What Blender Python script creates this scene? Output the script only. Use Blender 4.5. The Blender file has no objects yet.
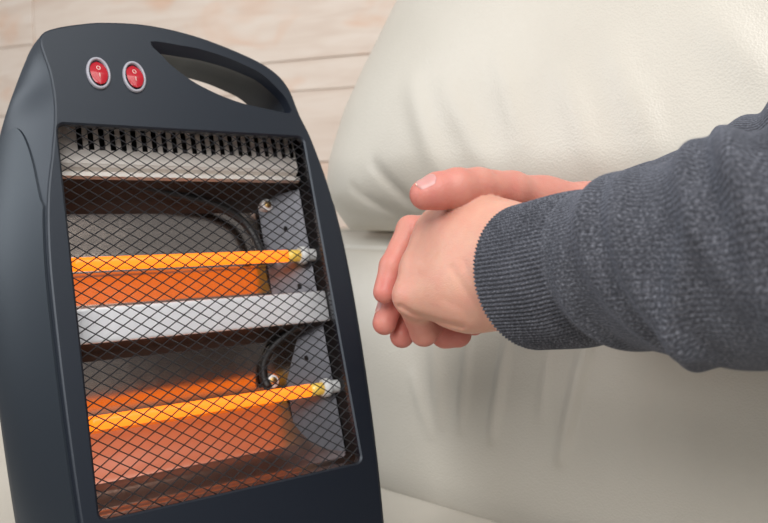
import bpy, math, random
import numpy as np
from mathutils import Vector
from mathutils.geometry import tessellate_polygon

random.seed(7); rng = np.random.default_rng(7)
scene = bpy.context.scene
C = scene.collection

# ------------------------------------------------------------------ camera, world, lights, exposure
FPX, CX, CY = 757.0, 384.0, 261.5
PITCH = math.radians(4.2)
CAMZ = 0.78
cam_d = bpy.data.cameras.new('camera'); cam = bpy.data.objects.new('camera', cam_d); C.objects.link(cam)
cam.location = (0, 0, CAMZ); cam.rotation_euler = (math.radians(90) - PITCH, 0, 0)
cam_d.sensor_width = 36.0; cam_d.sensor_fit = 'HORIZONTAL'; cam_d.lens = 36.0 * FPX / 768.0
cam_d.clip_start = 0.01
cam_d.dof.use_dof = True; cam_d.dof.focus_distance = 0.56; cam_d.dof.aperture_fstop = 8.0
scene.camera = cam

world = bpy.data.worlds.new('world'); scene.world = world; world.use_nodes = True
bg = world.node_tree.nodes['Background']
bg.inputs[0].default_value = (0.86, 0.93, 1.0, 1); bg.inputs[1].default_value = 0.34

def area(name, loc, target, sx, sy, power, col):
    l = bpy.data.lights.new(name, 'AREA'); l.shape = 'RECTANGLE'; l.size = sx; l.size_y = sy
    l.energy = power; l.color = col
    o = bpy.data.objects.new(name, l); C.objects.link(o); o.location = loc
    o.rotation_euler = (Vector(target) - Vector(loc)).to_track_quat('-Z', 'Y').to_euler()
    return o
area('window_light', (-0.2, -1.5, 2.15), (0.0, 0.75, 0.75), 1.6, 1.2, 58, (1.0, 0.98, 0.96))
area('side_window_light', (-1.9, 0.35, 1.55), (0.0, 0.75, 0.8), 0.9, 1.2, 17, (0.93, 0.97, 1.0))
area('ceiling_light', (0.35, -0.15, 2.45), (0.1, 0.6, 0.6), 1.1, 1.1, 16, (1.0, 0.97, 0.93))

vs = scene.view_settings
vs.view_transform = 'Standard'; vs.look = 'None'; vs.gamma = 1.0; vs.use_curve_mapping = False
vs.exposure = 0.0

# ------------------------------------------------------------------ helpers
CAM = np.array([0, 0, CAMZ])
_R = np.array([1.0, 0, 0]); _F = np.array([0, math.cos(PITCH), -math.sin(PITCH)]); _U = np.array([0, math.sin(PITCH), math.cos(PITCH)])
def ray(x, y): return (x - CX) / FPX * _R - (y - CY) / FPX * _U + _F
def at(x, y, d): return CAM + ray(x, y) * d

def mesh_obj(name, verts, faces, mat, parent=None, smooth=True, angle=None, uv=None, tint=None):
    """one mesh object; verts are room coordinates"""
    v = np.asarray(verts, dtype=float).reshape(-1, 3)
    org = np.zeros(3)
    if parent is not None:
        org = np.array(parent.get('_org', (0, 0, 0)), dtype=float)
    me = bpy.data.meshes.new(name)
    me.from_pydata([tuple(p) for p in (v - org)], [], [tuple(int(i) for i in f) for f in faces])
    me.validate()
    if smooth:
        me.polygons.foreach_set('use_smooth', [True] * len(me.polygons))
        if angle is not None:
            me.set_sharp_from_angle(angle=math.radians(angle))
    if uv is not None:
        lay = me.uv_layers.new(name='UVMap')
        li = np.empty(len(me.loops), dtype=np.int32); me.loops.foreach_get('vertex_index', li)
        lay.data.foreach_set('uv', np.asarray(uv, dtype=np.float32)[li].ravel())
    if tint is not None:
        at_ = me.attributes.new('tint', 'FLOAT', 'POINT'); at_.data.foreach_set('value', np.asarray(tint, dtype=np.float32))
    me.materials.append(mat)
    o = bpy.data.objects.new(name, me); C.objects.link(o)
    if parent is not None: o.parent = parent
    o['_org'] = tuple(org)
    return o

def empty(name, loc, label, cat, group=None):
    o = bpy.data.objects.new(name, None); C.objects.link(o); o.location = loc
    o.empty_display_size = 0.05
    o['_org'] = tuple(loc); o['label'] = label; o['category'] = cat
    if group: o['group'] = group
    return o

def grid_faces(nu, nv, close_u=False, close_v=False, flip=False):
    f = []
    for i in range(nu if close_u else nu - 1):
        i2 = (i + 1) % nu
        for j in range(nv if close_v else nv - 1):
            j2 = (j + 1) % nv
            q = (i * nv + j, i2 * nv + j, i2 * nv + j2, i * nv + j2)
            f.append(q[::-1] if flip else q)
    return f

def catmull(pts, n, closed=False):
    """n samples, evenly spaced in chord length, on a Catmull-Rom curve"""
    P = np.asarray(pts, dtype=float); m = len(P)
    out = []
    segs = m if closed else m - 1
    for i in range(segs):
        p1, p2 = P[i], P[(i + 1) % m]
        p0 = P[i - 1] if (closed or i > 0) else 2 * p1 - p2
        p3 = P[(i + 2) % m] if (closed or i + 2 < m) else 2 * p2 - p1
        t = np.linspace(0, 1, 24, endpoint=False)[:, None]
        out.append(0.5 * ((2 * p1) + (-p0 + p2) * t + (2 * p0 - 5 * p1 + 4 * p2 - p3) * t ** 2 + (-p0 + 3 * p1 - 3 * p2 + p3) * t ** 3))
    out = np.vstack(out + ([P[:1]] if closed else [P[-1:]]))
    s = np.r_[0, np.cumsum(np.linalg.norm(np.diff(out, axis=0), axis=1))]
    q = np.linspace(0, s[-1], n, endpoint=not closed)
    return np.stack([np.interp(q, s, out[:, k]) for k in range(out.shape[1])], 1)

def tube(path, r, k=10, caps=True):
    path = np.asarray(path, float); n = len(path)
    r = np.broadcast_to(np.asarray(r, float), (n,))
    tg = np.gradient(path, axis=0); tg /= np.linalg.norm(tg, axis=1)[:, None]
    up = np.array([0.13, 0.27, 0.95]); 
    if abs(tg[0] @ up) > 0.9: up = np.array([1.0, 0.1, 0])
    V = []
    x = np.cross(tg[0], up); x /= np.linalg.norm(x)
    for i in range(n):
        x = x - (x @ tg[i]) * tg[i]; x /= np.linalg.norm(x); y = np.cross(tg[i], x)
        for a in np.linspace(0, 2 * math.pi, k, endpoint=False):
            V.append(path[i] + r[i] * (math.cos(a) * x + math.sin(a) * y))
    F = grid_faces(n, k, close_v=True)
    if caps:
        F.append(tuple(range(k))); F.append(tuple(range((n - 1) * k, n * k))[::-1])
    return np.array(V), F

def join(*parts):
    V, F, o = [], [], 0
    for v, f in parts:
        v = np.asarray(v).reshape(-1, 3); V.append(v); F += [tuple(i + o for i in q) for q in f]; o += len(v)
    return np.vstack(V), F

def box_axes(c, ax, ay, az):
    """box about c with half-vectors ax, ay, az"""
    c, ax, ay, az = map(np.asarray, (c, ax, ay, az))
    V = [c + i * ax + j * ay + k * az for i in (-1, 1) for j in (-1, 1) for k in (-1, 1)]
    F = [(0, 1, 3, 2), (4, 6, 7, 5), (0, 4, 5, 1), (2, 3, 7, 6), (0, 2, 6, 4), (1, 5, 7, 3)]
    return np.array(V), F

# ------------------------------------------------------------------ materials
def new_mat(name):
    m = bpy.data.materials.new(name); m.use_nodes = True
    nt = m.node_tree; return m, nt, nt.nodes['Principled BSDF']
def setp(b, **kw):
    for k, v in kw.items():
        k = k.replace('_', ' ')
        b.inputs[k].default_value = (*v, 1) if isinstance(v, tuple) and len(v) == 3 else v
def node(nt, kind, **kw):
    n = nt.nodes.new(kind)
    for k, v in kw.items():
        if k in n.inputs: n.inputs[k].default_value = v
        else: setattr(n, k, v)
    return n
def ramp(nt, fac, stops):
    r = nt.nodes.new('ShaderNodeValToRGB'); el = r.color_ramp.elements
    while len(el) < len(stops): el.new(0.5)
    for e, (p, c) in zip(el, stops): e.position = p; e.color = (*c, 1)
    nt.links.new(fac, r.inputs[0]); return r.outputs[0]
def bump(nt, b, height, strength, dist):
    n = nt.nodes.new('ShaderNodeBump'); n.inputs['Strength'].default_value = strength; n.inputs['Distance'].default_value = dist
    nt.links.new(height, n.inputs['Height']); nt.links.new(n.outputs[0], b.inputs['Normal']); return n
def simple(name, col, rough, metal=0.0, noise=None, **kw):
    m, nt, b = new_mat(name); setp(b, Base_Color=col, Roughness=rough, Metallic=metal, **kw)
    if noise:
        tc = node(nt, 'ShaderNodeTexCoord'); n = node(nt, 'ShaderNodeTexNoise', Scale=noise[0], Detail=3.0)
        nt.links.new(tc.outputs['Object'], n.inputs['Vector'])
        bump(nt, b, n.outputs[0], noise[1], noise[2])
    return m

M_PLASTIC = simple('charcoal_plastic', (0.0045, 0.0065, 0.0125), 0.43, noise=(1400.0, 0.12, 0.0004))
M_PLASTIC.node_tree.nodes['Principled BSDF'].inputs['Specular Tint'].default_value = (0.84, 0.92, 1.0, 1)
M_SIDE = simple('side_plastic', (0.009, 0.012, 0.017), 0.44, noise=(1400.0, 0.12, 0.0004))
M_SIDE.node_tree.nodes['Principled BSDF'].inputs['Specular Tint'].default_value = (0.80, 0.90, 1.0, 1)
M_INNER = simple('black_inner', (0.008, 0.008, 0.009), 0.55)
M_WIRE = simple('grille_metal', (0.018, 0.018, 0.021), 0.42, 0.3)
M_DARKREFL = simple('dark_reflection', (0.006, 0.006, 0.006), 0.5)
M_CERAMIC = simple('white_ceramic', (0.75, 0.75, 0.74), 0.35)
M_BRASS = simple('brass', (0.55, 0.36, 0.14), 0.35, 1.0)
M_GALV = simple('galvanised_sheet', (0.74, 0.69, 0.64), 0.42, 0.25, noise=(90.0, 0.05, 0.002))
M_STRIP = simple('bright_sheet', (0.80, 0.80, 0.82), 0.38, 0.4, noise=(260.0, 0.15, 0.002))
M_MIRROR = simple('polished_reflector', (0.46, 0.385, 0.335), 0.20, 1.0, noise=(28.0, 0.10, 0.004))
M_ENDPLATE = simple('brushed_end_plate', (0.15, 0.15, 0.165), 0.33, 0.9, noise=(120.0, 0.1, 0.002))
M_RED = simple('red_rocker', (0.40, 0.006, 0.016), 0.25, Coat_Weight=0.2)
M_SWBEZEL = simple('switch_bezel', (0.36, 0.355, 0.40), 0.4)
M_MARK = simple('switch_mark', (0.80, 0.62, 0.55), 0.5)

def tube_mat():
    m, nt, b = new_mat('glowing_quartz')
    setp(b, Base_Color=(0.25, 0.10, 0.03), Roughness=0.25, Emission_Color=(1.0, 0.20, 0.006), Emission_Strength=1.8)
    return m
M_GLOW = tube_mat()
def quartz_end():
    m, nt, b = new_mat('quartz_end'); setp(b, Base_Color=(0.75, 0.55, 0.12), Roughness=0.2, Emission_Color=(1.0, 0.5, 0.03), Emission_Strength=0.25); return m
M_QEND = quartz_end()

def leather():
    m, nt, b = new_mat('cream_leather'); setp(b, Roughness=0.36, Specular_IOR_Level=0.5)
    tc = node(nt, 'ShaderNodeTexCoord')
    n = node(nt, 'ShaderNodeTexNoise', Scale=6.0, Detail=4.0); nt.links.new(tc.outputs['Object'], n.inputs['Vector'])
    col = ramp(nt, n.outputs[0], [(0.3, (0.555, 0.515, 0.445)), (0.7, (0.61, 0.57, 0.498))])
    nt.links.new(col, b.inputs['Base Color'])
    v = node(nt, 'ShaderNodeTexVoronoi', Scale=520.0); nt.links.new(tc.outputs['Object'], v.inputs['Vector'])
    bump(nt, b, v.outputs['Distance'], 0.22, 0.0011)
    return m
M_LEATHER = leather()
M_STITCH = simple('piping_leather', (0.50, 0.45, 0.37), 0.5)

def wood():
    m, nt, b = new_mat('pale_pine'); setp(b, Roughness=0.5)
    uvn = node(nt, 'ShaderNodeUVMap'); 
    mp = node(nt, 'ShaderNodeMapping'); mp.inputs['Scale'].default_value = (1.0, 7.0, 1.0); nt.links.new(uvn.outputs[0], mp.inputs[0])
    n1 = node(nt, 'ShaderNodeTexNoise', Scale=5.0, Detail=6.0, Distortion=0.8); nt.links.new(mp.outputs[0], n1.inputs['Vector'])
    c1 = ramp(nt, n1.outputs[0], [(0.25, (0.62, 0.49, 0.40)), (0.55, (0.70, 0.59, 0.50)), (0.8, (0.74, 0.645, 0.565))])
    mp2 = node(nt, 'ShaderNodeMapping'); mp2.inputs['Scale'].default_value = (1.0, 2.2, 1.0); nt.links.new(uvn.outputs[0], mp2.inputs[0])
    n2 = node(nt, 'ShaderNodeTexNoise', Scale=4.2, Detail=3.0, Distortion=0.5); nt.links.new(mp2.outputs[0], n2.inputs['Vector'])
    kf = ramp(nt, n2.outputs[0], [(0.56, (0, 0, 0)), (0.70, (1, 1, 1))])
    mx = node(nt, 'ShaderNodeMix', data_type='RGBA'); 
    sc = node(nt, 'ShaderNodeMath', operation='MULTIPLY'); sc.inputs[1].default_value = 0.55
    nt.links.new(kf, sc.inputs[0]); nt.links.new(sc.outputs[0], mx.inputs['Factor'])
    nt.links.new(c1, mx.inputs['A']); mx.inputs['B'].default_value = (0.66, 0.37, 0.22, 1)
    nt.links.new(mx.outputs['Result'], b.inputs['Base Color'])
    bump(nt, b, n1.outputs[0], 0.1, 0.003)
    return m
M_WOOD = wood()
M_BACKING = simple('backing_board', (0.42, 0.27, 0.17), 0.8)
M_FLOOR = simple('floor_boards', (0.30, 0.20, 0.12), 0.5, noise=(30.0, 0.1, 0.003))
M_SOFABASE = simple('sofa_base_leather', (0.5, 0.45, 0.38), 0.5)

def knit(name, rib):
    m, nt, b = new_mat(name); setp(b, Roughness=0.95, Specular_IOR_Level=0.15, Sheen_Weight=0.25, Sheen_Roughness=0.5)
    b.inputs['Sheen Tint'].default_value = (0.55, 0.6, 0.75, 1)
    uvn = node(nt, 'ShaderNodeUVMap')
    tc = node(nt, 'ShaderNodeTexCoord')
    mp = node(nt, 'ShaderNodeMapping'); mp.inputs['Scale'].default_value = (1000.0, 620.0, 1.0); nt.links.new(uvn.outputs[0], mp.inputs[0])
    sp = node(nt, 'ShaderNodeTexNoise', Scale=1.0, Detail=2.0, Roughness=0.7); nt.links.new(mp.outputs[0], sp.inputs['Vector'])
    col = ramp(nt, sp.outputs[0], [(0.28, (0.026, 0.027, 0.032) if not rib else (0.034, 0.035, 0.042)), (0.52, (0.066, 0.068, 0.080) if not rib else (0.082, 0.084, 0.098)), (0.72, (0.21, 0.215, 0.245))])
    n = node(nt, 'ShaderNodeTexNoise', Scale=55.0, Detail=3.0); nt.links.new(tc.outputs['Object'], n.inputs['Vector'])
    mx = node(nt, 'ShaderNodeMix', data_type='RGBA', blend_type='MULTIPLY'); mx.inputs['Factor'].default_value = 0.5
    nt.links.new(col, mx.inputs['A']); nt.links.new(ramp(nt, n.outputs[0], [(0.3, (0.55, 0.55, 0.55)), (0.7, (1.2, 1.2, 1.2))]), mx.inputs['B'])
    nt.links.new(mx.outputs['Result'], b.inputs['Base Color'])
    # wales running along the arm
    sep = node(nt, 'ShaderNodeSeparateXYZ'); nt.links.new(uvn.outputs[0], sep.inputs[0])
    mu = node(nt, 'ShaderNodeMath', operation='MULTIPLY'); mu.inputs[1].default_value = 2 * math.pi / 0.0026; nt.links.new(sep.outputs[0], mu.inputs[0])
    si = node(nt, 'ShaderNodeMath', operation='SINE'); nt.links.new(mu.outputs[0], si.inputs[0])
    ad = node(nt, 'ShaderNodeMath', operation='MULTIPLY_ADD'); ad.inputs[1].default_value = 0.0 if rib else 0.30
    nt.links.new(si.outputs[0], ad.inputs[0]); nt.links.new(sp.outputs[0], ad.inputs[2])
    bump(nt, b, ad.outputs[0], 0.6, 0.0012)
    return m
M_KNIT = knit('grey_knit', False); M_RIB = knit('grey_rib_knit', True)

def skin():
    m, nt, b = new_mat('skin'); setp(b, Roughness=0.46, Specular_IOR_Level=0.4, Subsurface_Weight=0.35, Subsurface_Scale=0.004)
    b.inputs['Subsurface Radius'].default_value = (1.0, 0.35, 0.2)
    a = node(nt, 'ShaderNodeAttribute', attribute_name='tint')
    tc = node(nt, 'ShaderNodeTexCoord')
    n = node(nt, 'ShaderNodeTexNoise', Scale=70.0, Detail=4.0); nt.links.new(tc.outputs['Object'], n.inputs['Vector'])
    ma = node(nt, 'ShaderNodeMath', operation='MULTIPLY_ADD'); ma.inputs[1].default_value = 0.6
    nt.links.new(n.outputs[0], ma.inputs[0]); nt.links.new(a.outputs['Fac'], ma.inputs[2])
    col = ramp(nt, ma.outputs[0], [(0.10, (0.63, 0.365, 0.265)), (0.45, (0.61, 0.30, 0.225)), (1.0, (0.57, 0.19, 0.155))])
    nt.links.new(col, b.inputs['Base Color'])
    v = node(nt, 'ShaderNodeTexVoronoi', Scale=900.0); nt.links.new(tc.outputs['Object'], v.inputs['Vector'])
    n2 = node(nt, 'ShaderNodeTexNoise', Scale=260.0, Detail=4.0); nt.links.new(tc.outputs['Object'], n2.inputs['Vector'])
    ad = node(nt, 'ShaderNodeMath', operation='MULTIPLY_ADD'); ad.inputs[1].default_value = 0.5
    nt.links.new(v.outputs['Distance'], ad.inputs[0]); nt.links.new(n2.outputs[0], ad.inputs[2])
    bump(nt, b, ad.outputs[0], 0.22, 0.0012)
    return m
M_SKIN = skin()
M_NAIL = simple('fingernail', (0.58, 0.295, 0.27), 0.34, Subsurface_Weight=0.2, Subsurface_Scale=0.003)
M_NAILTIP = simple('fingernail_edge', (0.80, 0.66, 0.52), 0.3)

# ------------------------------------------------------------------ the room: plank wall and floor
WD = np.array([0.914, -0.405, 0.0]); WD /= np.linalg.norm(WD); WN = np.array([WD[1], -WD[0], 0.0])
W0 = at(300, 60, 1.75)
def wallp(px, py):
    r = ray(px, py); d = ((W0 - CAM) @ WN) / (r @ WN); p = CAM + r * d - W0
    return p @ WD, CAM[2] + r[2] * d
JT = wallp(33, 20)[0]                    # where the boards butt together
bw, bh = 1.6, 2.4
cw = W0 + WN * -0.03; cw[2] = bh / 2
wall = mesh_obj('wall_back', *box_axes(cw, WD * bw, WN * 0.012, (0, 0, bh / 2)), M_BACKING, smooth=False)
wall['kind'] = 'structure'; wall['label'] = 'wall of pale pine boards behind the sofa'
def plank(t0, t1, z0, z1, proud):
    g = 0.0007
    t0 += g; t1 -= g; z0 += g; z1 -= g; e = 0.0016
    base = W0.copy(); base[2] = 0
    P = lambda t, z, m: base + WD * t + WN * m + np.array([0, 0, z])
    V = [P(t0, z0, -0.018), P(t1, z0, -0.018), P(t1, z1, -0.018), P(t0, z1, -0.018),
         P(t0, z0, proud - e), P(t1, z0, proud - e), P(t1, z1, proud - e), P(t0, z1, proud - e),
         P(t0 + e, z0 + e, proud), P(t1 - e, z0 + e, proud), P(t1 - e, z1 - e, proud), P(t0 + e, z1 - e, proud)]
    F = [(3, 2, 1, 0), (0, 1, 5, 4), (1, 2, 6, 5), (2, 3, 7, 6), (3, 0, 4, 7), (4, 5, 9, 8), (5, 6, 10, 9), (6, 7, 11, 10), (7, 4, 8, 11), (8, 9, 10, 11)]
    o1, o2 = random.random() * 9, random.random() * 9
    k = 1
    uv = [(o1 + (t0 if i % 4 in (0, 3) else t1) - t0, o2 + (z0 if i % 4 in (0, 1) else z1) - z0) for i in range(12)]
    mesh_obj('plank', V, F, M_WOOD, wall, smooth=False, uv=uv)
zs = [wallp(300, y)[1] for y in (60, 91)]
ze = wallp(12, 47)[1]
rows_r = sorted([zs[0] + 0.27 * k for k in range(1, 6)] + zs + [zs[1] - 0.165 * k for k in range(1, 7)])
rows_l = sorted([ze + 0.19 * k for k in range(-7, 8)])
def lay(rows, t0, t1):
    rows = [z for z in rows if 0.02 < z < bh - 0.02]
    rows = [0.0] + rows + [bh]
    for a, b in zip(rows[:-1], rows[1:]): plank(t0, t1, a, b, random.uniform(-0.001, 0.0015))
lay(rows_r, JT, bw); lay(rows_l, -bw, JT)

fv, ff = box_axes((0, 0.6, -0.02), (3, 0, 0), (0, 3, 0), (0, 0, 0.02))
fl = mesh_obj('floor', fv, ff, M_FLOOR, smooth=False); fl['kind'] = 'structure'; fl['label'] = 'brown floor under the sofa'

# ------------------------------------------------------------------ sofa
SD = np.array([0.783, -0.622, 0.0]); SD /= np.linalg.norm(SD); SM = np.array([SD[1], -SD[0], 0.0])   # along the back / out of the back
SEAT = 0.468
P0 = np.array([-0.005, 0.87, 0.0])
def SP(t, m, z): return P0 + SD * t + SM * m + np.array([0, 0, z])
def sofa_tz(px, py, m=0.03):
    r = ray(px, py); d = ((P0 + SM * m - CAM) @ SM) / (r @ SM); p = CAM + r * d
    return (p - P0) @ SD, p[2]
sofa = empty('leather_sofa', tuple(SP(0.2, 0.2, 0.0)), 'cream leather sofa with puffy back cushions in front of the pale board wall', 'sofa')

def fold_field(T, Z, folds):
    D = np.zeros_like(T)
    for (x0, y0, x1, y1, w, h, m) in folds:
        a = np.array(sofa_tz(x0, y0, m)); b = np.array(sofa_tz(x1, y1, m))
        ab = b - a; L = (ab @ ab)
        s = ((T - a[0]) * ab[0] + (Z - a[1]) * ab[1]) / L
        cl = np.clip(s, 0, 1)
        d2 = (T - a[0] - cl * ab[0]) ** 2 + (Z - a[1] - cl * ab[1]) ** 2
        env = np.clip(1.25 - np.abs(s - 0.5) * 1.5, 0, 1)
        D += 0.95 * h * np.exp(-d2 / (w * w * 0.7)) * np.clip(env, 0.25, 1)
    return D

def edge(x): x = np.clip(x, 0, 1); return np.sqrt(np.clip(1 - (1 - x) ** 2, 0, 1))

def cushion(name, T, Z, front, back, parent):
    """closed cushion from a grid of positions along and up, with front and back offsets"""
    nu, nv = T.shape
    Vf = P0 + SD * T[..., None] + SM * front[..., None] + np.array([0, 0, 1.0]) * Z[..., None]
    Vb = P0 + SD * T[..., None] + SM * back[..., None] + np.array([0, 0, 1.0]) * Z[..., None]
    V = np.vstack([Vf.reshape(-1, 3), Vb.reshape(-1, 3)]); n = nu * nv
    F = grid_faces(nu, nv, flip=False) + [tuple(i + n for i in q[::-1]) for q in grid_faces(nu, nv)]
    rim = [i * nv for i in range(nu)] + [(nu - 1) * nv + j for j in range(1, nv)] + [i * nv + nv - 1 for i in range(nu - 2, -1, -1)] + [j for j in range(nv - 2, 0, -1)]
    for a, b in zip(rim, rim[1:] + rim[:1]): F.append((b, a, a + n, b + n))
    return mesh_obj(name, V, F, M_LEATHER, parent)

def ease(n, p=2.2):
    x = np.linspace(-1, 1, n); return 0.5 + 0.5 * np.sign(x) * (1 - (1 - np.abs(x)) ** p)

# lower back cushion
ZT = sofa_tz(370, 233, -0.03)[1]
tt = np.linspace(-0.55, 0.95, 420); qq = ease(150)
T, Q = np.meshgrid(tt, qq, indexing='ij'); Z = 0.35 + (ZT - 0.35) * Q
band = np.exp(-((Z - (ZT - 0.020)) / 0.0022) ** 2) * 0.0035
ex = edge((T + 0.55) / 0.10) * edge((0.95 - T) / 0.10)
front = -0.050 - 0.018 * Q + 0.070 * (np.clip(1 - np.abs(2 * Q - 1) ** 3.0, 0, 1)) ** 0.62 * ex - band
front += fold_field(T, Z, [(450, 345, 446, 435, .007, .0045, .04), (490, 340, 477, 445, .007, .006, .04), (532, 350, 526, 425, .006, .003, .04),
                           (570, 345, 548, 468, .0075, .0075, .04), (415, 350, 425, 430, .009, .004, .04), (395, 380, 415, 440, .008, .003, .04),
                           (650, 360, 640, 470, .012, .002, .04)]) * np.clip((0.97 - Q) * 8, 0, 1)
cushion('lower_back_cushion', T, Z, front, np.full_like(T, -0.20), sofa)
# piping between the cushions
pv, pf = tube([SP(t, -0.0655, ZT - 0.0005) for t in np.linspace(-0.54, 0.94, 60)], 0.0022, 8)
mesh_obj('piping', pv, pf, M_STITCH, sofa)

# upper back cushion, leaning back, with a rounded left end
ZB, ZU = ZT + 0.003, 1.30
zq = ease(190, 2.4); zz = ZB + (ZU - ZB) * zq
bound = [(330, 196), (333, 160), (345, 112), (361, 72), (377, 36), (393, 0), (413, -40)]
kz = [ZB, ZB + 0.012]; kt = [sofa_tz(342, 231, -0.02)[0], sofa_tz(331, 222, -0.01)[0]]
for px, py in bound:
    t_, z_ = sofa_tz(px - 8, py, -0.02 - 0.03 * max(0, (196 - py) / 196.0)); kz.append(z_); kt.append(t_)
kz += [1.20, 1.26, 1.30]; kt += [kt[-1] + 0.07, kt[-1] + 0.15, kt[-1] + 0.30]
tl = np.interp(zz, kz, kt)
for _ in range(6): tl[1:-1] = 0.25 * tl[:-2] + 0.5 * tl[1:-1] + 0.25 * tl[2:]
uq = ease(420, 1.7)
T = tl[None, :] + (0.95 - tl[None, :]) * uq[:, None]
Z = np.broadcast_to(zz[None, :], T.shape).copy()
lean = -0.035 - 0.20 * (Z - ZB)
th = edge((T - tl[None, :]) / 0.22) * edge((0.95 - T) / 0.15) * edge((Z - ZB) / 0.085) * edge((ZU - Z) / 0.15)
front = lean + 0.098 * th
front += fold_field(T, Z, [(392, 80, 436, 178, .016, .0032, .06), (430, 85, 484, 172, .016, .0026, .06), (482, 55, 514, 140, .015, .0026, .06), (550, 68, 588, 160, .016, .0030, .06),
                           (600, 38, 630, 122, .016, .0026, .06), (696, 5, 775, 85, .022, .0040, .06), (350, 188, 400, 224, .009, -.0035, .03), (372, 164, 418, 214, .010, -.0035, .04),
                           (342, 212, 372, 226, .008, -.0035, .02), (636, 85, 655, 160, .016, .0024, .05)]) * np.clip(th * 1.3, 0, 1)
cushion('upper_back_cushion', T, Z, front, lean - 0.10 * th - 0.001, sofa)

# seat cushion
tq = -0.75 + 1.75 * ease(90, 2.0); mq = 0.023 + 0.647 * ease(90, 2.0)
T, Mm = np.meshgrid(tq, mq, indexing='ij')
e = np.minimum.reduce([T + 0.75, 1.0 - T, (Mm - 0.023) * 2.6, 0.67 - Mm]); r = 0.045
drop = np.where(e < r, r - np.sqrt(np.clip(r * r - (r - np.clip(e, 0, r)) ** 2, 0, None)), 0)
top = SEAT - drop
V1 = P0 + SD * T[..., None] + SM * Mm[..., None] + np.array([0, 0, 1.0]) * top[..., None]
V2 = P0 + SD * T[..., None] + SM * Mm[..., None] + np.array([0, 0, 1.0]) * (0.27 + 0.6 * drop)[..., None]
nu, nv = T.shape; n = nu * nv
F = grid_faces(nu, nv, flip=True) + [tuple(i + n for i in q) for q in grid_faces(nu, nv)]
rim = [i * nv for i in range(nu)] + [(nu - 1) * nv + j for j in range(1, nv)] + [i * nv + nv - 1 for i in range(nu - 2, -1, -1)] + [j for j in range(nv - 2, 0, -1)]
for a, b in zip(rim, rim[1:] + rim[:1]): F.append((a, b, b + n, a + n))
mesh_obj('seat_cushion', np.vstack([V1.reshape(-1, 3), V2.reshape(-1, 3)]), F, M_LEATHER, sofa)
bv, bf = box_axes(SP(0.125, 0.24, 0.185), SD * 0.85, SM * 0.40, (0, 0, 0.125))
mesh_obj('base', bv, bf, M_SOFABASE, sofa, smooth=False)
bv, bf = box_axes(SP(0.2, -0.235, 0.49), SD * 0.74, SM * 0.03, (0, 0, 0.20))
mesh_obj('back_frame', bv, bf, M_SOFABASE, sofa, smooth=False)
for t_, m_ in ((-0.66, 0.58), (0.91, 0.58), (-0.66, -0.1), (0.91, -0.1)):
    c_ = SP(t_, m_, 0.03)
    lv, lf = tube([c_ + (0, 0, -0.03), c_ + (0, 0, 0.0), c_ + (0, 0, 0.035)], [0.018, 0.022, 0.026], 12)
    mesh_obj('foot', lv, lf, M_INNER, sofa, angle=40)

# ------------------------------------------------------------------ heater
HH = np.array([0.82755, 0.561392, 0.0]); HH /= np.linalg.norm(HH)
HU = np.array([-0.190364, 0.280037, 0.940925]); HU -= (HU @ HH) * HH; HU /= np.linalg.norm(HU)
HN = np.cross(HH, HU)
HO = np.array([-0.13936, 0.62615, -0.07846 + CAMZ])
def HL(a, b, c): return HO + HH * a + HU * b - HN * c
def HLs(abc): abc = np.asarray(abc, float).reshape(-1, 3); return HO + abc[:, :1] * HH + abc[:, 1:2] * HU - abc[:, 2:] * HN
base_pt = HL(0, -0.215, 0.06); 
heater = empty('quartz_heater', (base_pt[0], base_pt[1], SEAT), 'charcoal plastic electric quartz heater with two glowing orange tubes behind a diamond grille', 'heater')
def hobj(name, abc, faces, mat, parent=heater, **kw): return mesh_obj(name, HLs(abc), faces, mat, parent, **kw)

KF = [(-.118, -.215), (-.1225, -.16), (-.125, -.1), (-.1265, -.03), (-.1265, .04), (-.123, .09), (-.116, .13), (-.111, .165), (-.1115, .195), (-.1165, .222), (-.114, .232), (-.104, .2385),
      (-.085, .245), (-.0625, .2502), (-.0237, .2531), (.0213, .2475), (.0685, .2329), (.0923, .2198), (.1045, .203), (.1111, .1761), (.1193, .1505), (.1289, .0994), (.133, .0393),
      (.1328, -.0283), (.1297, -.102), (.1255, -.16), (.1197, -.215)]
KM = [(-.150, -.215), (-.155, -.16), (-.159, -.1), (-.162, -.03), (-.162, .04), (-.158, .09), (-.151, .13), (-.1425, .17), (-.131, .203), (-.122, .226), (-.117, .236), (-.106, .243),
      (-.085, .250), (-.0625, .254), (-.0237, .257), (.0213, .2515), (.0685, .238), (.0923, .226), (.109, .207), (.121, .178), (.132, .15), (.145, .1), (.152, .04),
      (.152, -.03), (.148, -.102), (.143, -.16), (.138, -.215)]
KF, KM = np.array(KF), np.array(KM)
NK = 150
def dens(K): # samples at shared parameters so that rings match
    m = len(K); out = []
    for s in np.linspace(0, m - 1, NK):
        i = min(int(s), m - 2); t = s - i
        p1, p2 = K[i], K[i + 1]; p0 = K[i - 1] if i else 2 * p1 - p2; p3 = K[i + 2] if i + 2 < m else 2 * p2 - p1
        out.append(0.5 * ((2 * p1) + (-p0 + p2) * t + (2 * p0 - 5 * p1 + 4 * p2 - p3) * t * t + (-p0 + 3 * p1 - 3 * p2 + p3) * t ** 3))
    return np.array(out)
RF, RM = dens(KF), dens(KM)
def bottom(ring, n=12): # close the ring along the bottom edge
    x = np.linspace(ring[-1, 0], ring[0, 0], n + 2)[1:-1]; return np.vstack([ring, np.stack([x, np.full(n, ring[0, 1])], 1)])
RF, RM = bottom(RF), bottom(RM)
cen = np.array([0.004, 0.02])
def inset(R, d):
    t = np.roll(R, -1, 0) - np.roll(R, 1, 0); t /= np.linalg.norm(t, axis=1)[:, None]
    nn = np.stack([t[:, 1], -t[:, 0]], 1)     # ring runs clockwise: inward normal
    return R + nn * d
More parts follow.
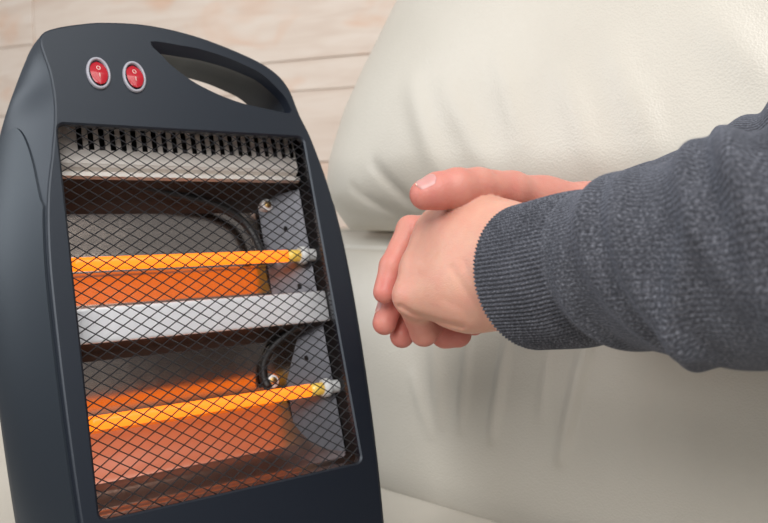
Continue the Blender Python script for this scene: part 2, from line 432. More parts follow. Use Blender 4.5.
def ct(c, b):      # the body gets thinner towards the grip
    x = np.clip((np.asarray(b) - 0.160) / 0.035, 0, 1); return c * (1 - 0.37 * x * x * (3 - 2 * x))
def cback(b): return ct(0.085, b) + 0.022 * np.clip((0.12 - b) / 0.08, 0, 1) - 0.024 * np.clip((-0.08 - b) / 0.13, 0, 1)
RB = cen + (RM - cen) * np.array([0.95, 0.97])

# opening and handle contours
def rrect(a0, a1, b0, b1, r, n=7):
    P = []
    for (cx_, cy_, s) in ((a1 - r, b1 - r, 0), (a0 + r, b1 - r, 90), (a0 + r, b0 + r, 180), (a1 - r, b0 + r, 270)):
        for q in np.linspace(0, 90, n): an = math.radians(s + q); P.append((cx_ + r * math.cos(an), cy_ + r * math.sin(an)))
    return np.array(P)
OPN = rrect(-0.110, 0.110, -0.153, 0.153, 0.006)
HK = [(-.0241, .2354), (-.0150, .2225), (-.0065, .2130), (.0144, .1985), (.046, .1862), (.080, .1802), (.1005, .1785), (.1000, .1880), (.0945, .1985), (.0779, .2152), (.060, .2235), (.043, .2292), (.0205, .2338), (.0057, .2350)]
HND = catmull(HK, 70, True)
HC = np.array([.050, .203])
def hring(scale, da, db): return HC + (HND - HC) * np.array(scale) + np.array([da, db])

def fill(outer, holes, cfun):
    loops = [[Vector((p[0], p[1], 0)) for p in L] for L in [outer] + holes]
    tri = tessellate_polygon(loops)
    P = np.vstack([outer] + holes)
    V = np.stack([P[:, 0], P[:, 1], cfun(P[:, 1])], 1)
    F = []
    for t in tri:
        a, b, c = (P[i] for i in t)
        ar = (b[0] - a[0]) * (c[1] - a[1]) - (b[1] - a[1]) * (c[0] - a[0])
        if abs(ar) < 1e-14: continue
        F.append(tuple(t) if ar > 0 else tuple(t)[::-1])
    return V, F
def rings(Rs, cs, flip=False):
    V = np.vstack([np.stack([R[:, 0], R[:, 1], np.broadcast_to(c, (len(R),))], 1) for R, c in zip(Rs, cs)])
    return V, grid_faces(len(Rs), len(Rs[0]), close_v=True, flip=flip)

# front frame: flat face with two holes, softened outer and inner edges
E0 = inset(RF, 0.0020)
flat = fill(E0, [rrect(-0.1115, 0.1115, -0.1545, 0.1545, 0.007), hring((1.02, 1.04), 0, 0)], lambda b: 0 * b)
lip = rings([E0, inset(RF, 0.0009), inset(RF, 0.0002), RF], [0, 0.0002, 0.0008, 0.0018], flip=True)
opn = rings([rrect(-0.1115, 0.1115, -0.1545, 0.1545, 0.007), OPN, OPN], [0, 0.0012, 0.006])
hfr = rings([hring((1.02, 1.04), 0, 0), HND, hring((.95, .86), .000, -.0015)], [0, 0.0012, 0.0080], flip=False)
V, F = join(flat, lip, opn, hfr)
hobj('front_frame', V, F, M_PLASTIC, angle=38)
# housing flaring back from the frame
ws = np.linspace(0, 1, 14)
Rs, cs = [], []
for w in ws: Rs.append(RF + (RM - RF) * (0.35 * w + 0.65 * math.sin(w * math.pi / 2))); cs.append(0.0018 + ct(0.0582 * w, Rs[-1][:, 1]))
Rs += [cen + (RM - cen) * 0.995, cen + (RM - cen) * np.array([.98, .985]), RB]
cs += [ct(0.066, Rs[-3][:, 1]), ct(0.075, Rs[-2][:, 1]), cback(RB[:, 1])]
hs = rings(Rs, cs, flip=True)
bk = fill(RB, [hring((1.02, 1.06), .000, 0)], cback); bk = (bk[0], [f[::-1] for f in bk[1]])
V, F = join(hs, bk)
hobj('rear_housing', V, F, M_PLASTIC, angle=38)
# tunnel of the handle
HB = hring((1.02, 1.06), .000, 0)
hv, hf = rings([hring((.95, .86), .000, -.0015), hring((.95, .92), .000, 0), hring((.96, .95), .000, 0), HB], [0.0080, 0.018, 0.032, cback(HB[:, 1])])
hobj('handle_tunnel', hv, hf, M_PLASTIC)
# the two side panels, proud of the housing by a millimetre
def side_panel(left):
    nb, nw = 60, 22
    W = np.linspace(0.03, 0.86, nw); V = []
    NL = NK * 11 // (len(KF) - 1)
    seq = np.arange(0, NL) if left else np.arange(NK - 1, NK - 1 - NL, -1)
    for lay_ in (0, 1):
        for w in W:
            lat = 0.35 * w + 0.65 * math.sin(w * math.pi / 2)
            ring = RF + (RM - RF) * lat; L = ring[seq]
            btop = 0.085 + 0.078 * math.sin(min(1, max(0, (w - 0.05) / 0.55)) * math.pi / 2) ** 0.9
            bs = -0.210 + (btop + 0.210) * np.linspace(0, 1, nb) ** 0.8
            a = np.interp(bs, L[:, 1], L[:, 0]); sg = -1 if left else 1
            off = 0.0012 if lay_ == 0 else -0.004
            V += [(x + sg * off, y, 0.0018 + 0.0582 * w - (0.0006 if lay_ == 0 else 0)) for x, y in zip(a, bs)]
    n = nw * nb
    F = grid_faces(nw, nb, flip=not left); F += [tuple(i + n for i in q[::-1]) for q in F]
    rim = [i * nb for i in range(nw)] + [(nw - 1) * nb + j for j in range(1, nb)] + [i * nb + nb - 1 for i in range(nw - 2, -1, -1)] + [j for j in range(nb - 2, 0, -1)]
    for a, b in zip(rim, rim[1:] + rim[:1]): F.append((b, a, a + n, b + n) if left else (a, b, b + n, a + n))
    hobj('side_panel', V, F, M_SIDE, angle=40)
side_panel(True); side_panel(False)
# inner black lining of the opening
def WR(top=.171, r=.020, w=.1222, bot=-.160): return rrect(-w, w, bot, top, r)
lv, lf = rings([rrect(-.110, .110, -.153, .153, .020) * 0 + OPN, rrect(-.112, .112, -.1545, .163, .014), WR(), WR()], [0.006, 0.0075, 0.028, 0.046])
hobj('inner_lining', lv, lf, M_INNER, angle=40)
# outer box of the heating chamber, so that nothing shows through
chv, chf = rings([WR(), WR(.1725, .020, .1230, -.1615), WR(.1725, .020, .1230, -.1615), WR(.150, .010, .1230, -.1615)], [0.046, 0.0465, 0.055, 0.084])
bkv, bkf = fill(WR(.150, .010, .1230, -.1615), [], lambda b: 0 * b + 0.0838)
hobj('chamber_box', *join((chv, chf), (bkv, bkf)), M_INNER, angle=40)

# diamond grille of flattened strands
def grille():
    PA, PB = 0.0140, 0.0093
    a0, a1, b0, b1 = -.1105, .1105, -.1535, .1535
    parts = []
    for s in (1, -1):
        d = np.array([PA, s * PB]); d /= np.linalg.norm(d); nrm = np.array([-d[1], d[0]])
        step = PA * PB / math.hypot(PA, PB)
        for k in range(-60, 61):
            o = nrm * step * k
            # clip the line o + d*t to the opening
            lo, hi = -1.0, 1.0
            for x, dx, m0, m1 in ((o[0], d[0], a0, a1), (o[1], d[1], b0, b1)):
                t0, t1 = sorted(((m0 - x) / dx, (m1 - x) / dx)); lo = max(lo, t0); hi = min(hi, t1)
            if hi - lo < 0.004: continue
            p, q = o + d * lo, o + d * hi; m = (p + q) / 2; hl = (q - p) / 2
            cc = 0.0032 + (0.0003 if s > 0 else 0)
            tilt = 0.75 if s > 0 else -0.55           # rising strands turn their face up, falling ones down
            w = 0.00041; th_ = 0.00024
            up2 = np.array([nrm[0], nrm[1]]) * (1 if nrm[1] > 0 else -1)
            wid = np.array([up2[0] * math.cos(tilt), up2[1] * math.cos(tilt), math.sin(tilt)]) * w
            thk = np.array([-up2[0] * math.sin(tilt), -up2[1] * math.sin(tilt), math.cos(tilt)]) * th_
            parts.append(box_axes((m[0], m[1], cc), (hl[0], hl[1], 0), wid, thk))
    return join(*parts)
g = hobj('wire_grille', *grille(), M_WIRE, smooth=False); g['kind'] = 'stuff'; g['label'] = 'black diamond mesh of expanded metal'

# slotted plate at the top of the chamber
def slotted():
    cz = 0.033; P = []
    sl = np.linspace(-0.0865, 0.1130, 23); wS = 0.0024
    bt, bb, ts, bs = 0.1706, 0.133, 0.1690, 0.1455
    xs = [-0.1165] + [x for s in sl for x in (s - wS, s + wS)] + [0.1165]
    def slab(x0, x1, y0, y1): return box_axes(((x0 + x1) / 2, (y0 + y1) / 2, cz), ((x1 - x0) / 2, 0, 0), (0, (y1 - y0) / 2, 0), (0, 0, 0.0006))
    P.append(slab(-0.1165, 0.1165, bb, bs)); P.append(slab(-0.1165, 0.1165, ts, bt))
    for i in range(0, len(xs), 2): P.append(slab(xs[i], xs[i + 1], bs, ts))
    # folded lip below
    prof = [(bb, cz), (0.1305, cz + 0.0012), (0.1285, cz + 0.0060), (0.1262, cz + 0.0052), (0.1252, cz - 0.001), (0.1215, cz - 0.001), (0.1205, cz + 0.004)]
    V = [(a, b, c) for a in (-0.1165, 0.1165) for b, c in prof]; P.append((V, grid_faces(2, len(prof), flip=True)))
    return join(*P)
hobj('slotted_plate', *slotted(), M_GALV, smooth=False)
hobj('vent_shadow_box', *box_axes((0, 0.152, 0.053), (0.105, 0, 0), (0, 0.016, 0), (0, 0, 0.006)), M_INNER, smooth=False)

# polished reflectors behind each tube, bright strip between them, tray at the bottom
def sweep(prof, a0=-0.1215, a1=0.1215, n=2, smooth_n=40):
    pr = catmull(prof, smooth_n)
    xs = np.linspace(a0, a1, n)
    V = [(x, b, c) for x in xs for b, c in pr]
    return np.array(V), grid_faces(n, len(pr), flip=True)
hobj('upper_reflector', *sweep([(.1040, .0790), (.085, .079), (.062, .0785), (.0505, .0762), (.0445, .0770), (.0385, .0773), (.0325, .0771), (.0265, .0765), (.0205, .0755), (.0150, .0742), (.0090, .066), (.0085, .034)], smooth_n=110), M_MIRROR)
hobj('lower_reflector', *sweep([(-.0300, .0630), (-.040, .066), (-.060, .072), (-.078, .0772), (-.088, .0775)], smooth_n=70), M_MIRROR)
M_GLOWTINT = simple('glow_tinted_reflector', (0.42, 0.315, 0.28), 0.29, 1.0, noise=(40.0, 0.1, 0.003))  # orange tube glow partly put into this redder base colour
hobj('reflector_apron', *sweep([(-.088, .0775), (-.096, .0768), (-.104, .0752), (-.112, .0728), (-.120, .0695), (-.128, .0652)], smooth_n=50), M_GLOWTINT)
sv, sf = sweep([(.0085, .0335), (.0080, .0315), (0.001, .0312), (-.014, .0312), (-.0200, .0315), (-.0205, .0335)], smooth_n=24)
hobj('bright_strip', sv, sf, M_STRIP)
sv, sf = sweep([(-.128, .0652), (-.136, .0575), (-.1425, .044), (-.146, .030), (-.148, .026), (-.1515, .022), (-.1530, .010)], smooth_n=30)
hobj('bottom_tray', sv, sf, M_GLOWTINT)
M_DULL = simple('dull_dark_sheet', (0.035, 0.033, 0.032), 0.55, 0.4)
hobj('chamber_roof', *sweep([(.1205, .037), (.1185, .050), (.1130, .068), (.1040, .0790)]), M_DULL)
hobj('chamber_divider', *sweep([(-.0205, .034), (-.0215, .045), (-.024, .056), (-.0300, .0630)]), M_DULL)
# end plates
hobj('end_plate', *box_axes((-0.1212, -0.0150, 0.060), (0.0006, 0, 0), (0, 0.134, 0), (0, 0, 0.019)), M_ENDPLATE, smooth=False)
hobj('end_plate', *box_axes((0.1045, -0.0150, 0.0600), (-0.0165, 0, 0.0150), (0, 0.132, 0), (0.00042, 0, 0.00042)), M_ENDPLATE, smooth=False)

# quartz tubes
def qtube(b, c=0.040):
    r = 0.0058
    root = hobj('quartz_tube', *tube([(a, b, c) for a in np.linspace(-0.104, 0.092, 30)], r, 20), M_GLOW)
    root['label'] = 'glowing orange quartz tube'
    for s in (1, -1):
        e0, e1 = (0.092, 0.1055) if s > 0 else (-0.104, -0.1075)
        hobj('clear_end', *tube([(e0, b, c), ((e0 + e1) / 2, b, c), (e1, b, c)], r * 0.98, 20), M_QEND, parent=root)
        p = [(s * x, b, c) for x in (0.1050, 0.1054, 0.1075, 0.1115, 0.1135, 0.1140, 0.1218)]
        hobj('ceramic_cap', *tube(p, [0.004, 0.0074, 0.0088, 0.0088, 0.0076, 0.0062, 0.0060], 20), M_CERAMIC, parent=root, angle=45)
    return root
qtube(0.0470); qtube(-0.0820)

# dark reflections in the reflectors, modelled as black tubes; terminals with brass screws
def reflection_arc(pts, r):
    hobj('dark_reflection_arc', *tube(catmull(pts, 40), r, 10), M_DARKREFL)
reflection_arc([(-.045, .122, .052), (-.02, .1175, .056), (.010, .1125, .060), (.040, .106, .064), (.062, .094, .066), (.072, .078, .064), (.0745, .062, .060), (.0755, .049, .054)], 0.0042)
reflection_arc([(.100, -.0205, .040), (.090, -.0235, .050), (.074, -.034, .059), (.064, -.048, .066), (.062, -.062, .068), (.064, -.072, .066)], 0.0042)
for (a_, b_, c_) in ((.0935, .1080, .064), (.0700, -.0665, .066)):
    t_ = hobj('terminal', *tube([(a_, b_, c_ + .010), (a_, b_, c_ + .001), (a_, b_, c_), ], [.0062, .0062, .0050], 14), M_CERAMIC, angle=45)
    hobj('screw_head', *tube([(a_, b_, c_), (a_, b_, c_ - .0016), (a_, b_, c_ - .0022)], [.0036, .0036, .0024], 12), M_BRASS, parent=t_, angle=45)
for (a_, b_, c_) in ((.1090, .020, .0553), (.1075, -.012, .0567), (.1060, .080, .0580), (.1050, -.050, .0590)):
    hobj('screw', *tube([(a_, b_, c_), (a_ - .0014, b_, c_), (a_ - .002, b_, c_)], [.0028, .0028, .0016], 10), M_INNER, angle=45)

# rocker switches
def switch(a, b):
    def ell(ra, rb, c, n=36): return [(a + ra * math.cos(q), b + rb * math.sin(q), c) for q in np.linspace(0, 2 * math.pi, n, endpoint=False)]
    rr = [(.0098, .0146, .0005), (.0098, .0146, -.0012), (.0093, .0141, -.0022), (.0083, .0131, -.0026), (.0075, .0122, -.0020), (.0072, .0119, .004)]
    V = [p for q in rr for p in ell(*q)]
    root = hobj('rocker_switch', V, grid_faces(len(rr), 36, close_v=True), M_SWBEZEL, angle=60)
    root['label'] = 'grey oval rim with red rocker'
    # the rocker: upper half pressed in, lower half raised
    n1, n2 = 21, 13
    V = []
    for i, y in enumerate(np.linspace(-1, 1, n1)):
        half = math.sqrt(max(0.0, 1 - y * y)) * .0070 + 1e-5
        for x in np.linspace(-1, 1, n2):
            yy = y * .0117
            h = -.0042 + 0.0038 * max(0.0, (y + 0.15)) ** 1.1 + 0.0007 * x * x
            V.append((a + x * half, b + yy, h))
    rk = hobj('rocker', V, grid_faces(n1, n2), M_RED, parent=root, angle=50)
    def hgt(y): y = y / .0117; return -.0042 + 0.0038 * max(0.0, (y + 0.15)) ** 1.1
    ring = []
    for q in np.linspace(0, 2 * math.pi, 25):
        yy = .0040 + .0020 * math.sin(q); ring.append((a + .0014 * math.cos(q), b + yy, hgt(yy) - .0002))
    hobj('off_mark', *tube(ring, .00030, 6, caps=False), M_MARK, parent=rk)
    hobj('on_mark', *tube([(a, b - y, hgt(-y) - .0002) for y in (.0018, .0035, .0055)], .00032, 6), M_MARK, parent=rk)
switch(-0.0735, 0.2003); switch(-0.0440, 0.2000)

# foot that carries the leaning body
HG = np.array([HN[0], HN[1], 0.0]); HG /= np.linalg.norm(HG)
def foot(a):
    f0, f1 = HL(a, -.213, .006), HL(a, -.213, .075)
    w = HH * 0.014
    g0, g1 = (f0 - base_pt) @ HG, (f1 - base_pt) @ HG
    b0 = base_pt + HH * a; b0[2] = 0
    poly = [(g0 + 0.035, SEAT - .001), (g0 + 0.035, SEAT + .012), (g0, f0[2]), (g1, f1[2]), (g1 - 0.030, SEAT + .010), (g1 - 0.035, SEAT - .001)]
    V = [b0 + HG * g + np.array([0, 0, z]) + s * w for s in (-1, 1) for g, z in poly]
    n = len(poly); F = [tuple(range(n))[::-1], tuple(range(n, 2 * n))] + [(i, (i + 1) % n, n + (i + 1) % n, n + i) for i in range(n)]
    mesh_obj('foot', V, F, M_PLASTIC, heater, smooth=False)
foot(-0.10); foot(0.10)

# ------------------------------------------------------------------ person: clasped hands and knitted sleeves
person = empty('person', tuple(at(560, 300, 0.50) * np.array([1, 1, 0]) + np.array([0, 0, SEAT])), 'person in a dark grey knitted sweater holding clasped hands out beside the heater', 'person')

def cone(P, a, b, ra, rb):
    ab = b - a; L = ab @ ab + 1e-12
    t = np.clip(((P - a) @ ab) / L, 0, 1)
    return np.linalg.norm(P - a - t[..., None] * ab, axis=-1) - (ra + t * (rb - ra))
def smin(a, b, k):
    h = np.clip(0.5 + 0.5 * (b - a) / k, 0, 1); return b + (a - b) * h - k * h * (1 - h)
A = lambda *p: at(*p)
def chain(pts): # [(px,py,d,r), ...] -> list of cones
    return [(A(*p[:3]), A(*q[:3]), p[3], q[3]) for p, q in zip(pts[:-1], pts[1:])]

# near hand: back of the hand to the viewer, fingers curled away
nearP = []
nearP += chain([(690, 262, .435, .034), (560, 272, .490, .030), (520, 262, .515, .027)])
nearP += chain([(520, 248, .515, .026), (478, 232, .540, .0215), (440, 225, .562, .0140)])
nearP += chain([(520, 258, .512, .026), (474, 245, .538, .0200), (430, 244, .560, .0132)])
nearP += chain([(520, 272, .510, .026), (468, 268, .532, .0200), (418, 268, .552, .0128)])
nearP += chain([(520, 285, .508, .025), (465, 290, .527, .0190), (409.5, 296, .546, .0116)])
nearP += chain([(515, 292, .512, .023), (470, 300, .530, .0165), (425, 301, .547, .0105)])
nearP += chain([(505, 240, .530, .022), (470, 228, .560, .017)])
nearF = [chain([(440, 225, .562, .0128), (415, 236, .605, .0096), (425, 258, .627, .0090), (447, 262, .620, .0082)]),
         chain([(430, 244, .560, .0125), (418, 276, .604, .0100), (452, 316, .612, .0092), (474, 325, .600, .0084)]),
         chain([(418, 268, .552, .0122), (414, 308, .590, .0100), (445, 334, .592, .0106), (458, 334, .590, .0106)]),
         chain([(409.5, 296, .546, .0112), (424, 332, .575, .0104), (446, 312, .600, .0088), (462, 308, .602, .0080)])]
# far hand: thumb over the top, fingers wrapped round in front
farP = []
farP += chain([(760, 235, .560, .034), (640, 213, .590, .028), (590, 209, .590, .0170)])
farP += chain([(640, 225, .595, .027), (590, 225, .595, .0190)])
farP += chain([(590, 209, .590, .0160), (545, 201, .580, .0150), (512, 190, .558, .0136)])
farP += chain([(590, 222, .600, .019), (520, 222, .612, .015), (452, 226, .612, .011)])
farP += chain([(590, 228, .605, .019), (515, 245, .622, .014), (446, 246, .622, .0108)])
farP += chain([(590, 232, .608, .019), (515, 262, .628, .014), (448, 266, .628, .0104)])
farP += chain([(590, 236, .610, .019), (515, 278, .632, .014), (456, 284, .630, .0100)])
farF = [chain([(512, 190, .558, .0132), (478, 186, .540, .0128), (457, 188.5, .530, .0140), (438, 191, .526, .0128), (425, 194.5, .524, .0108)]),
        chain([(452, 226, .612, .0108), (410, 229, .592, .0102), (392, 266, .580, .0094), (384.5, 292, .575, .0088)]),
        chain([(446, 246, .622, .0108), (412, 250, .612, .0102), (393, 295, .600, .0098), (384.5, 323, .588, .0094)]),
        chain([(448, 266, .628, .0104), (424, 282, .622, .0100), (409, 318, .612, .0098), (402, 336, .602, .0096)]),
        chain([(456, 284, .630, .0098), (440, 296, .624, .0092), (428, 318, .616, .0086), (424, 326, .612, .0080)])]

def chain_sdf(P, prims, k):
    d = None
    for p in prims:
        c = cone(P, *p); d = c if d is None else smin(d, c, k)
    return d
def hand_sdf(P, palm, fingers, kp=0.018, kf=0.0035, kj=0.0045):
    dp = chain_sdf(P, palm, kp); out = dp.copy(); tips = np.full(P.shape[:-1], 9.0)
    for f in fingers:
        df = chain_sdf(P, f, kf); out = np.minimum(out, smin(dp, df, kj))
        tips = np.minimum(tips, np.linalg.norm(P - f[-1][1], axis=-1))
    return out, tips
creases = []    # (polyline in pixels + depth, width, depth)
for pts, w_, h_ in (([(400, 306), (414, 314), (436, 321), (462, 327)], 4.0, .0016), ([(452, 268), (462, 285), (474, 303), (487, 317)], 5.5, .0007), ([(464, 262), (474, 283), (488, 305)], 5.0, .0005), ([(444, 300), (458, 306), (470, 318)], 6, .0004),
                    ([(424, 262), (432, 258), (437, 252)], 4.0, .0004), ([(420, 258), (428, 253), (432, 247)], 4, .0003), ([(405, 290), (415, 283), (420, 276)], 5, .0003)):
    creases.append((np.array([A(x, y, .53) for x, y in pts]), w_ * .53 / 757, h_))
def crease_field(P):
    Dp = np.zeros(P.shape[:-1])
    dv = P - CAM; dep = dv @ _F
    Q = CAM + dv * (.53 / dep)[..., None]                 # measured across the line of sight, on the side turned outward
    for pl, w_, h_ in creases:
        dm = np.full(P.shape[:-1], 9.0)
        for a, b in zip(pl[:-1], pl[1:]): dm = np.minimum(dm, cone(Q, a, b, 0, 0))
        Dp += h_ * np.exp(-(dm / w_) ** 2 * 2)
    return Dp * np.clip((0.552 - dep) / 0.01, 0, 1)
def body_sdf(P):
    a, ta = hand_sdf(P, nearP, nearF); b, tb = hand_sdf(P, farP, farF)
    a = a + crease_field(P)
    return np.minimum(a, b), a, b, ta, tb

def surface_nets(Fv, org, h):
    S = Fv < 0
    nx, ny, nz = Fv.shape
    cnt = np.zeros((nx - 1, ny - 1, nz - 1), np.int8)
    off = [(i, j, k) for i in (0, 1) for j in (0, 1) for k in (0, 1)]
    def sub(A_, o): return A_[o[0]:nx - 1 + o[0], o[1]:ny - 1 + o[1], o[2]:nz - 1 + o[2]]
    for o in off: cnt += sub(S, o)
    act = (cnt > 0) & (cnt < 8)
    idx = np.argwhere(act); N = len(idx)
    ids = np.full(act.shape, -1, np.int64); ids[act] = np.arange(N)
    acc = np.zeros((N, 3)); c = np.zeros(N)
    def val(o): return Fv[idx[:, 0] + o[0], idx[:, 1] + o[1], idx[:, 2] + o[2]]
    for o in off:
        for ax in range(3):
            if o[ax]: continue
            o2 = list(o); o2[ax] = 1
            v0, v1 = val(o), val(o2); m = (v0 < 0) != (v1 < 0)
            t = np.where(m, v0 / np.where(m, v0 - v1, 1), 0)
            p = np.tile(np.array(o, float), (N, 1)); p[:, ax] = t
            acc[m] += p[m]; c[m] += 1
    V = org + (idx + acc / c[:, None]) * h
    Fc = []
    for ax in range(3):
        a1, a2 = (ax + 1) % 3, (ax + 2) % 3
        s0 = [slice(None)] * 3; s1 = [slice(None)] * 3; s0[ax] = slice(0, -1); s1[ax] = slice(1, None)
        x0, x1 = S[tuple(s0)], S[tuple(s1)]
        e_ = np.argwhere(x0 != x1)
        e_ = e_[(e_[:, a1] > 0) & (e_[:, a2] > 0) & (e_[:, a1] < Fv.shape[a1] - 1) & (e_[:, a2] < Fv.shape[a2] - 1)]
        ins = x0[tuple(e_.T)]
        q = []
        for d1, d2 in ((0, 0), (1, 0), (1, 1), (0, 1)):
            p = e_.copy(); p[:, a1] -= d1; p[:, a2] -= d2; q.append(ids[tuple(p.T)])
        q = np.stack(q, 1)
        q = np.where(ins[:, None], q, q[:, ::-1]); Fc.append(q)
    return V, np.vstack(Fc)

VOX = 0.0011
allpts = np.array([p for pr in nearP + farP + sum(nearF, []) + sum(farF, []) for p in pr[:2]])
lo = allpts.min(0) - 0.036; hi = allpts.max(0) + 0.036
hi[0] = min(hi[0], A(640, 260, .47)[0] + 0.02)
nn_ = np.ceil((hi - lo) / VOX).astype(int)
ax_ = [lo[k] + VOX * np.arange(nn_[k]) for k in range(3)]
FV = np.empty(tuple(nn_), np.float32)
for i0 in range(0, nn_[0], 24):
    X, Y, Zz = np.meshgrid(ax_[0][i0:i0 + 24], ax_[1], ax_[2], indexing='ij')
    P = np.stack([X, Y, Zz], -1).astype(np.float32)
    # coarse test first: evaluate only near the surface
    out = np.full(P.shape[:-1], 0.02, np.float32)
    near = np.full(P.shape[:-1], 9.0, np.float32)
    Pc = P[::4, ::4, ::4]; dc = body_sdf(Pc)[0]
    up = np.repeat(np.repeat(np.repeat(dc, 4, 0), 4, 1), 4, 2)[:P.shape[0], :P.shape[1], :P.shape[2]]
    m = np.abs(up) < VOX * 9
    out[up < 0] = -0.02
    if m.any(): out[m] = body_sdf(P[m])[0]
    FV[i0:i0 + 24] = out
FV[-1] = 0.02; FV[0] = 0.02; FV[:, 0] = 0.02; FV[:, -1] = 0.02; FV[:, :, 0] = 0.02; FV[:, :, -1] = 0.02
SV, SF = surface_nets(FV, lo, VOX)
_, da, db, ta, tb = body_sdf(SV)
farm = da > db
tint = np.where(farm, 0.42, 0.02) + 0.42 * np.exp(-(np.minimum(ta, tb) / 0.022) ** 2) * np.where(farm, 0.6, 1.0)
mcp = np.array([p[0] for p in (f[0] for f in nearF)])
for c_ in mcp: tint += np.where(farm, 0, 0.16) * np.exp(-(np.linalg.norm(SV - c_, axis=1) / 0.016) ** 2)
dpalm = chain_sdf(SV, nearP, .018); dfing = np.min([chain_sdf(SV, f, .0035) for f in nearF], axis=0)
tint += np.where(farm, 0, 0.38 * np.clip((dpalm - dfing - 0.001) / 0.006, 0, 1))      # shade on the curled fingers painted in as redder tint
body = mesh_obj('body', SV, SF, M_SKIN, person, tint=tint)
body['label'] = 'bare clasped hands, one thumb lying on top'

# fingernails laid on the finger surface
def nail(centre, along, outward, L, W, parent, thick=0.0007):
    along = along - (along @ outward) * outward; along /= np.linalg.norm(along); sidev = np.cross(outward, along)
    nu, nv = 15, 13; tops = []
    for u in np.linspace(-1, 1, nu):
        wv = W / 2 * (1 - 0.22 * max(0, -u) ** 3) * math.sqrt(max(0.05, 1 - max(0, abs(u) - 0.55) ** 2 / 0.24))
        for v in np.linspace(-1, 1, nv): tops.append(centre + along * u * L / 2 + sidev * v * wv + outward * 0.014)
    tops = np.array(tops); p = tops.copy(); 
    for _ in range(40):
        d = body_sdf(p)[0]; p -= outward * np.clip(d, -0.002, 0.004)[:, None] * 0.9
    v = np.tile(np.linspace(-1, 1, nv), nu); u = np.repeat(np.linspace(-1, 1, nu), nv)
    lift = thick * (1 - 0.75 * np.abs(v) ** 4) - 0.0002 + 0.0006 * np.clip(u - 0.6, 0, 1)
    top = p + outward * lift[:, None]; bot = p - outward * 0.0008
    V = np.vstack([top, bot]); n = nu * nv
    F = grid_faces(nu, nv); F += [tuple(i + n for i in q[::-1]) for q in F]
    rim = [i * nv for i in range(nu)] + [(nu - 1) * nv + j for j in range(1, nv)] + [i * nv + nv - 1 for i in range(nu - 2, -1, -1)] + [j for j in range(nv - 2, 0, -1)]
    for a, b in zip(rim, rim[1:] + rim[:1]): F.append((a, b, b + n, a + n))
    o = mesh_obj('fingernail', V, F, M_NAIL, parent, angle=55)
    # pale free edge
    row = top[-nv:]; ev, ef = tube(catmull(row[3:-3] + along * 0.0002 - outward * 0.0003, 16), 0.00045, 6)
    e_ = mesh_obj('nail_edge', ev, ef, M_NAILTIP, o)
    return o
UPV = np.array([0, 0, 1.0])
th_dir = A(425, 194.5, .524) - A(457, 188.5, .530)
o_ = np.array([-0.18, -0.80, 0.57]); o_ /= np.linalg.norm(o_)
nail(A(428, 189, .525), th_dir, o_, 0.0140, 0.0118, body)
f_ = farF[2]; o_ = np.array([-0.72, -0.62, 0.30]); o_ /= np.linalg.norm(o_)
nail(A(384, 308, .594), f_[-1][1] - f_[-1][0], o_, 0.010, 0.0085, body)

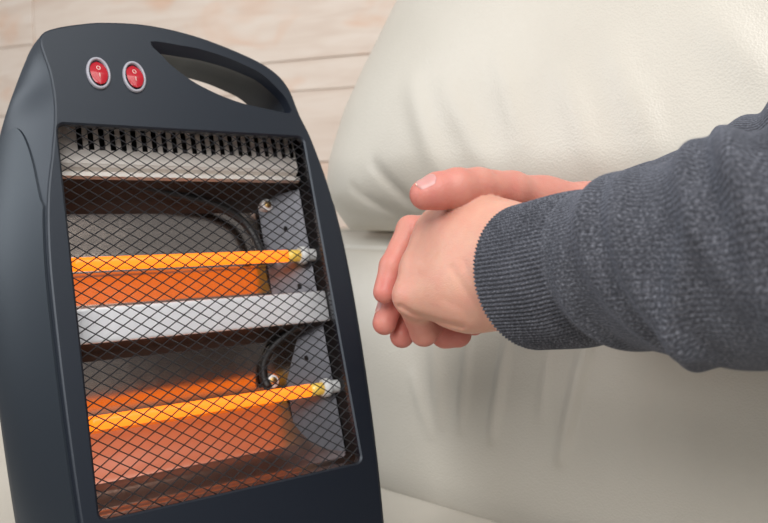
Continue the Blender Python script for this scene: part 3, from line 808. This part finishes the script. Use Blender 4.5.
# knitted sleeves
def sleeve(stations, cuff_len, e_ang, folds, ribs, nth, ns, label, seed):
    """stations: (top px,py), (bottom px,py), depth, sideways radius"""
    st = []
    for (tx, ty), (bx, by), d, rh, ang in stations:
        t_, b_ = A(tx, ty, d), A(bx, by, d); e_ = np.array([-math.sin(math.radians(ang)), -math.cos(math.radians(ang)), 0.0])
        st.append(np.r_[(t_ + b_) / 2, (t_ - b_) / 2, e_ * rh])
    S = catmull(st, 240)  # coarse, to measure length
    L = np.r_[0, np.cumsum(np.linalg.norm(np.diff(S[:, :3], axis=0), axis=1))]
    q = np.linspace(0, L[-1], ns); S = np.stack([np.interp(q, L, S[:, k]) for k in range(9)], 1)
    th = np.linspace(0, 2 * math.pi, nth, endpoint=False)
    Cc, Uu, Ee = S[:, None, :3], S[:, None, 3:6], S[:, None, 6:9]
    base = Cc + Uu * np.cos(th)[None, :, None] + Ee * np.sin(th)[None, :, None]
    out = base - Cc; out /= np.linalg.norm(out, axis=2)[..., None]
    s2 = q[:, None]; t2 = th[None, :]
    disp = np.zeros((ns, nth))
    incuff = np.clip((cuff_len - s2) / 0.004, 0, 1)
    disp += incuff * 0.00075 * np.sin(ribs * t2)
    disp += -0.0010 * np.exp(-((s2 - cuff_len) / 0.010) ** 2)          # drawn in where the rib ends
    soft = np.clip((s2 - cuff_len * 0.55) / 0.03, 0, 1)
    r = np.random.default_rng(seed)
    for (s0, slope, curv, w, h, tc, tw) in folds:
        dt = (t2 - tc + math.pi) % (2 * math.pi) - math.pi
        line = s0 + slope * dt + curv * dt * dt
        disp += 2.1 * h * np.exp(-((s2 - line) / (w * 0.85)) ** 2) * np.exp(-(dt / tw) ** 2) * soft
    disp += soft * 0.0016 * np.sin(38 * s2 + 2.0 * np.sin(t2 + 1.0)) * np.sin(2 * t2 + 9 * s2)
    V = base + out * disp[..., None]
    # rolled rim going inside
    inn = [V[0] - out[0] * 0.0012 + (S[0, :3] - S[1, :3]) * 0.3, V[0] - out[0] * 0.0035, base[ns // 14] - out[ns // 14] * 0.004]
    Vall = np.vstack([np.array(inn[::-1]).reshape(-1, 3), V.reshape(-1, 3)])
    k = 3
    uv = np.stack(np.meshgrid(q, th * 0.048, indexing='ij'), -1).reshape(-1, 2)[:, ::-1]
    uvi = np.tile(np.stack([th * 0.048, np.zeros(nth)], 1), (k, 1)); uv = np.vstack([uvi, uv])
    ic = int(np.searchsorted(q, cuff_len)) + k
    def part(i0, i1):
        sel = Vall[i0 * nth:i1 * nth]; f = grid_faces(i1 - i0, nth, close_v=True, flip=True)
        return sel, f, uv[i0 * nth:i1 * nth]
    v1, f1, u1 = part(ic, ns + k)
    last = (ns + k - 1 - ic) * nth
    cap = len(v1); v1 = np.vstack([v1, v1[last:].mean(0)]); u1 = np.vstack([u1, u1[-1:]])
    f1 += [(last + (j + 1) % nth, last + j, cap) for j in range(nth)]
    o = mesh_obj('sweater_sleeve', v1, f1, M_KNIT, person, uv=u1)
    o['label'] = label
    v0, f0, u0 = part(0, ic + 1)
    mesh_obj('cuff', v0, f0, M_RIB, o, uv=u0)['label'] = 'ribbed knit cuff'
    return o
PI = math.pi
sleeve([((524, 205), (543, 349), .497, .047, 62), ((556, 196), (588, 347), .478, .049, 58), ((600, 183), (625, 342), .456, .050, 54), ((652, 165), (664, 350), .436, .053, 50),
        ((700, 152), (712, 362), .416, .056, 48), ((748, 142), (764, 369), .396, .058, 46), ((805, 118), (822, 375), .376, .060, 45), ((880, 95), (900, 385), .350, .062, 45), ((980, 70), (1000, 400), .320, .064, 45)],
       0.050, 60,
       [(0.075, .012, .006, .008, .0035, 1.2, 1.2), (0.100, .020, .004, .009, .0045, 1.5, 1.1), (0.128, .020, .006, .010, .0050, 0.9, 1.0), (0.118, -.012, .004, .008, .0035, 2.3, 0.9),
        (0.150, .030, .004, .011, .0060, 0.8, 1.1), (0.165, .018, .003, .010, .0045, 1.8, 1.0), (0.185, .034, .0, .010, .0070, 0.7, 1.0), (0.205, .03, 0, .012, .006, 1.3, 1.1), (0.06, .01, .01, .008, .003, 2.4, .8)],
       112, 672, 300, 'near dark grey knitted sleeve', 3)
sleeve([((597, 184), (628, 268), .592, .036, 55), ((640, 166), (660, 275), .575, .040, 52), ((690, 145), (705, 272), .555, .044, 50), ((728, 134), (745, 270), .538, .046, 50),
        ((746, 115), (768, 270), .530, .049, 48), ((772, 113), (800, 272), .516, .050, 47), ((840, 95), (860, 275), .480, .052, 45), ((920, 75), (945, 285), .44, .054, 45)],
       0.042, 55,
       [(0.09, .01, .0, .008, .004, 0.2, 1.2), (0.13, .01, .0, .008, .004, 0.1, 1.2)],
       96, 480, 170, 'far dark grey knitted sleeve', 5)

# the sweater's body and upper arms, to the right of the picture
tors = [(np.array([.57, .12, SEAT + .06]), np.array([.55, .13, .92]), .150, .140), (np.array([.50, .00, .99]), np.array([.59, .27, .99]), .078, .078), (np.array([.55, .13, .95]), np.array([.55, .13, 1.06]), .10, .060)]
arms = [[(np.array([.275, .285, .80]), np.array([.30, .26, .79]), .062, .064), (np.array([.30, .26, .79]), np.array([.50, .01, .99]), .064, .076)],
        [(np.array([.33, .43, .81]), np.array([.37, .40, .80]), .058, .062), (np.array([.37, .40, .80]), np.array([.585, .26, .99]), .062, .076)]]
def tsdf(P):
    d = chain_sdf(P, tors, .08)
    for a in arms: d = smin(d, chain_sdf(P, a, .02), .035)
    return d
tl_, th2 = np.array([.18, -.18, SEAT - .12]), np.array([.80, .58, 1.16]); hv_ = .010
g_ = np.meshgrid(*[np.arange(tl_[k], th2[k], hv_) for k in range(3)], indexing='ij')
PT = np.stack(g_, -1); FT = np.maximum(tsdf(PT), SEAT + .002 - PT[..., 2])
TV, TF = surface_nets(FT, tl_, hv_)
mesh_obj('sweater_body', TV, TF, M_KNIT, person, uv=np.stack([TV[:, 1], TV[:, 2]], 1))['label'] = 'dark grey knitted body of the sweater'

for o in bpy.data.objects:
    if '_org' in o: del o['_org']
